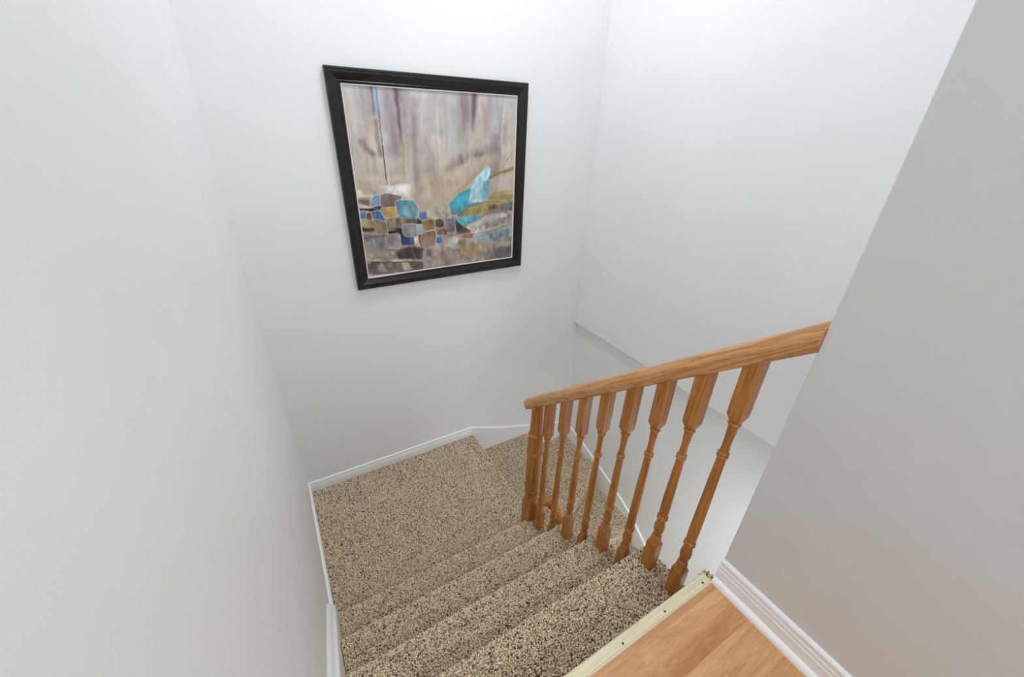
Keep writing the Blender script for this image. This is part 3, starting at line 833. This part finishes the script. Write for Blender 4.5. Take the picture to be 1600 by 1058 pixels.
def painting():
    NXg = 330
    NZg = 330
    u = np.linspace(0, 1, NXg); v = np.linspace(0, 1, NZg)
    U, V = np.meshgrid(u, v)
    U, V = U.ravel(), V.ravel()
    # hand-wobble so no edge is ruled
    Uw = U + (vnoise(U, V, 30, 30, 1) - .5) * 0.004
    Vw = V + (vnoise(U, V, 30, 30, 2) - .5) * .004
    top = np.array([202, 197, 196.]); mid = np.array([200, 184, 164.]); lowc = np.array([166, 154, 146.])
    t = np.clip((1 - V) / .55, 0, 1)[:, None]
    c = top * (1 - t) + mid * t
    t2 = np.clip((.38 - V) / .2, 0, 1)[:, None]
    c = c * (1 - t2) + lowc * t2
    streak = (vnoise(U, V, 26, 3, 3) - .5) * 26 + (vnoise(U, V, 75, 6, 4) - .5) * 18
    blot = (vnoise(U, V, 7, 7, 5) - .5) * 16 + (vnoise(U, V, 24, 20, 6) - .5) * 14 + (vnoise(U, V, 80, 40, 7) - .5) * 12
    up_m = np.clip((V - .3) / .25, 0, 1)
    mv = np.clip((vnoise(U + .03 * vnoise(U, V, 6, 6, 21), V, 17, 2, 22) - .52) * 2.6, 0, 1) * (.4 + .6 * vnoise(U, V, 9, 5, 23)) * up_m
    cg = np.clip((vnoise(U, V, 13, 2, 24) - .5) * 2.4, 0, 1) * up_m * .6
    c = c * (1 - mv[:, None] * .75) + np.array([140, 124, 130.]) * mv[:, None] * .75
    c = c * (1 - cg[:, None]) + np.array([196, 202, 208.]) * cg[:, None]
    c = c + (streak * np.clip((V - .3) / .3, 0, 1))[:, None] * np.array([1, 1.02, 1.0])
    def lines(ls, c):
        for k_, (pts, col, wd, f, a) in enumerate(ls):
            if wd > .007: f = max(f * 2.6, wd * 1.1); a = a * .95
            d = seg_dist(Uw, Vw, pts, False)
            al = np.clip(1 - (d - wd / 2 + f / 2) / f, 0, 1); al = al * al * (3 - 2 * al) * a
            brk = .25 + .8 * vnoise(U, V, 60, 12, k_) + .5 * vnoise(U, V, 14, 14, k_ + 300) if wd > .007 else .75 + .5 * vnoise(U, V, 30, 30, k_)
            al = np.clip(al * brk, 0, 1)[:, None]
            c = c * (1 - al) + np.array(col, float) * al
        return c
    c = lines(ART_LINES[:NSOFT], c)
    def chaikin(p, n):
        for _ in range(n):
            q = []
            for (ax, ay), (bx, by) in zip(p, p[1:] + p[:1]):
                q += [(ax * .87 + bx * .13, ay * .87 + by * .13), (ax * .13 + bx * .87, ay * .13 + by * .87)]
            p = q
        return p
    for i, (pts, col, f, ol) in enumerate(ART_POLYS):
        pts = chaikin(pts, 2 if ol else 1)
        f = f if ol else f * (3.2 if f > .003 else 1.5)
        d = seg_dist(Uw, Vw, pts, True)
        ins = in_poly(Uw, Vw, pts)
        sd = np.where(ins, -d, d)
        rr = .006
        sdn = sd + (((vnoise(U, V, 60, 34, 70 + i) - .5) * .5 + (vnoise(U, V, 23, 17, 170 + i) - .5) * .5) * f * .9 if not ol else 0)
        al = np.clip(.5 - (sdn - rr * .3) / f, 0, 1); al = al * al * (3 - 2 * al)
        tex = 1 + (vnoise(U, V, 48, 30, 50 + i) - .5) * .26 + (vnoise(U, V, 12, 12, 150 + i) - .5) * .30 + (vnoise(U, V, 110, 70, 250 + i) - .5) * .12
        cc = np.array(col, float)[None] * tex[:, None]
        c = c * (1 - al[:, None]) + cc * al[:, None]
        if ol:
            e = np.clip(1 - np.abs(sd - .002) / .0036, 0, 1) * (.35 + .65 * vnoise(U, V, 16, 16, 90 + i))
            c = c * (1 - e[:, None]) + np.array([222, 214, 198.]) * e[:, None]
    sc_ = np.clip((vnoise(U, V, 19, 19, 31) * .6 + vnoise(U, V, 47, 47, 32) * .4 - .5) * 3, 0, 1) * .38 * np.clip((.5 - V) / .1, 0, 1)
    c = c * (1 - sc_[:, None]) + np.array([186, 174, 158.]) * sc_[:, None]
    dk = np.clip((vnoise(U, V, 15, 21, 33) * .6 + vnoise(U, V, 52, 40, 34) * .4 - .58) * 3.2, 0, 1) * .42 * np.clip((.45 - V) / .1, 0, 1)
    c = c * (1 - dk[:, None]) + np.array([92, 80, 76.]) * dk[:, None]
    c = lines(ART_LINES[NSOFT:], c)
    weave = (vnoise(U, V, 160, 160, 8) - .5) * 7
    c = np.clip(c + (blot + weave)[:, None], 8, 250) / 255
    lin = np.where(c <= .04045, c / 12.92, ((c + .055) / 1.055) ** 2.4)
    x0, x1, z0, z1 = PX0 + FW, PX1 - FW, PZ0 + FW * .93, PZ1 - FW
    P = np.stack([x0 + U * (x1 - x0), np.full_like(U, YB - .0075), z0 + V * (z1 - z0)], 1)
    idx = np.arange(NXg * NZg).reshape(NZg, NXg)
    q = np.stack([idx[:-1, :-1], idx[:-1, 1:], idx[1:, 1:], idx[1:, :-1]], -1).reshape(-1, 4)
    me = bpy.data.meshes.new('canvas')
    me.vertices.add(len(P)); me.loops.add(q.size); me.polygons.add(len(q))
    me.vertices.foreach_set('co', P.reshape(-1).astype(np.float32))
    me.loops.foreach_set('vertex_index', q.reshape(-1).astype(np.int32))
    me.polygons.foreach_set('loop_start', np.arange(0, q.size, 4, dtype=np.int32))
    me.update(calc_edges=True)
    at = me.color_attributes.new('paint', 'FLOAT_COLOR', 'POINT')
    rgba = np.ones((len(P), 4), np.float32); rgba[:, :3] = lin
    at.data.foreach_set('color', rgba.reshape(-1))
    m = M('painted_canvas', .55, .3)
    a_ = m.n('ShaderNodeAttribute'); a_.attribute_name = 'paint'
    m.color(a_.outputs['Color'])
    m.bump(m.noise(m.vec(), 260, 2), .12, .0008)
    return link('canvas', me, m.m, pic)
painting()

# ------------------------------------------------------------------ ceiling lamps (above the frame)
WHITE = flat('lamp_white_metal', (.8, .8, .8, 1), .4)
def glow():
    m = M('lamp_diffuser', .5)
    m.color((.9, .9, .88, 1))
    m.b.inputs['Emission Color'].default_value = (1, .985, .96, 1)
    m.b.inputs['Emission Strength'].default_value = 1.5
    return m.m
GLOW = glow()
def lamp(loc, label, CEIL_Z=CEIL_Z):
    t = tag(empty('ceiling_lamp', (loc[0], loc[1], CEIL_Z)), label, 'lamp', 'flush ceiling lamps')
    x, y, _ = loc
    def disc(name, prof_, mat):
        rings_ = [[(x + r_c * math.cos(2 * math.pi * i / 40), y + r_c * math.sin(2 * math.pi * i / 40), z) for i in range(40)] for r_c, z in prof_]
        return link(name, sweep_me(name, rings_), mat, t, 40)
    disc('lamp_body', [(.19, CEIL_Z - .001), (.20, CEIL_Z - .01), (.20, CEIL_Z - .055), (.19, CEIL_Z - .062), (.182, CEIL_Z - .062)], WHITE)
    disc('diffuser', [(.182, CEIL_Z - .060), (.17, CEIL_Z - .072), (.10, CEIL_Z - .078), (.01, CEIL_Z - .080)], GLOW)
lamp(STAIR_LAMP, 'round white flush ceiling lamp above the stairwell')
lamp(HALL_LAMP, 'round white flush ceiling lamp in the hallway')
lamp(LOWER_LAMP, 'round white flush lamp under the floor over the lower flight', LOWER_LAMP[2])
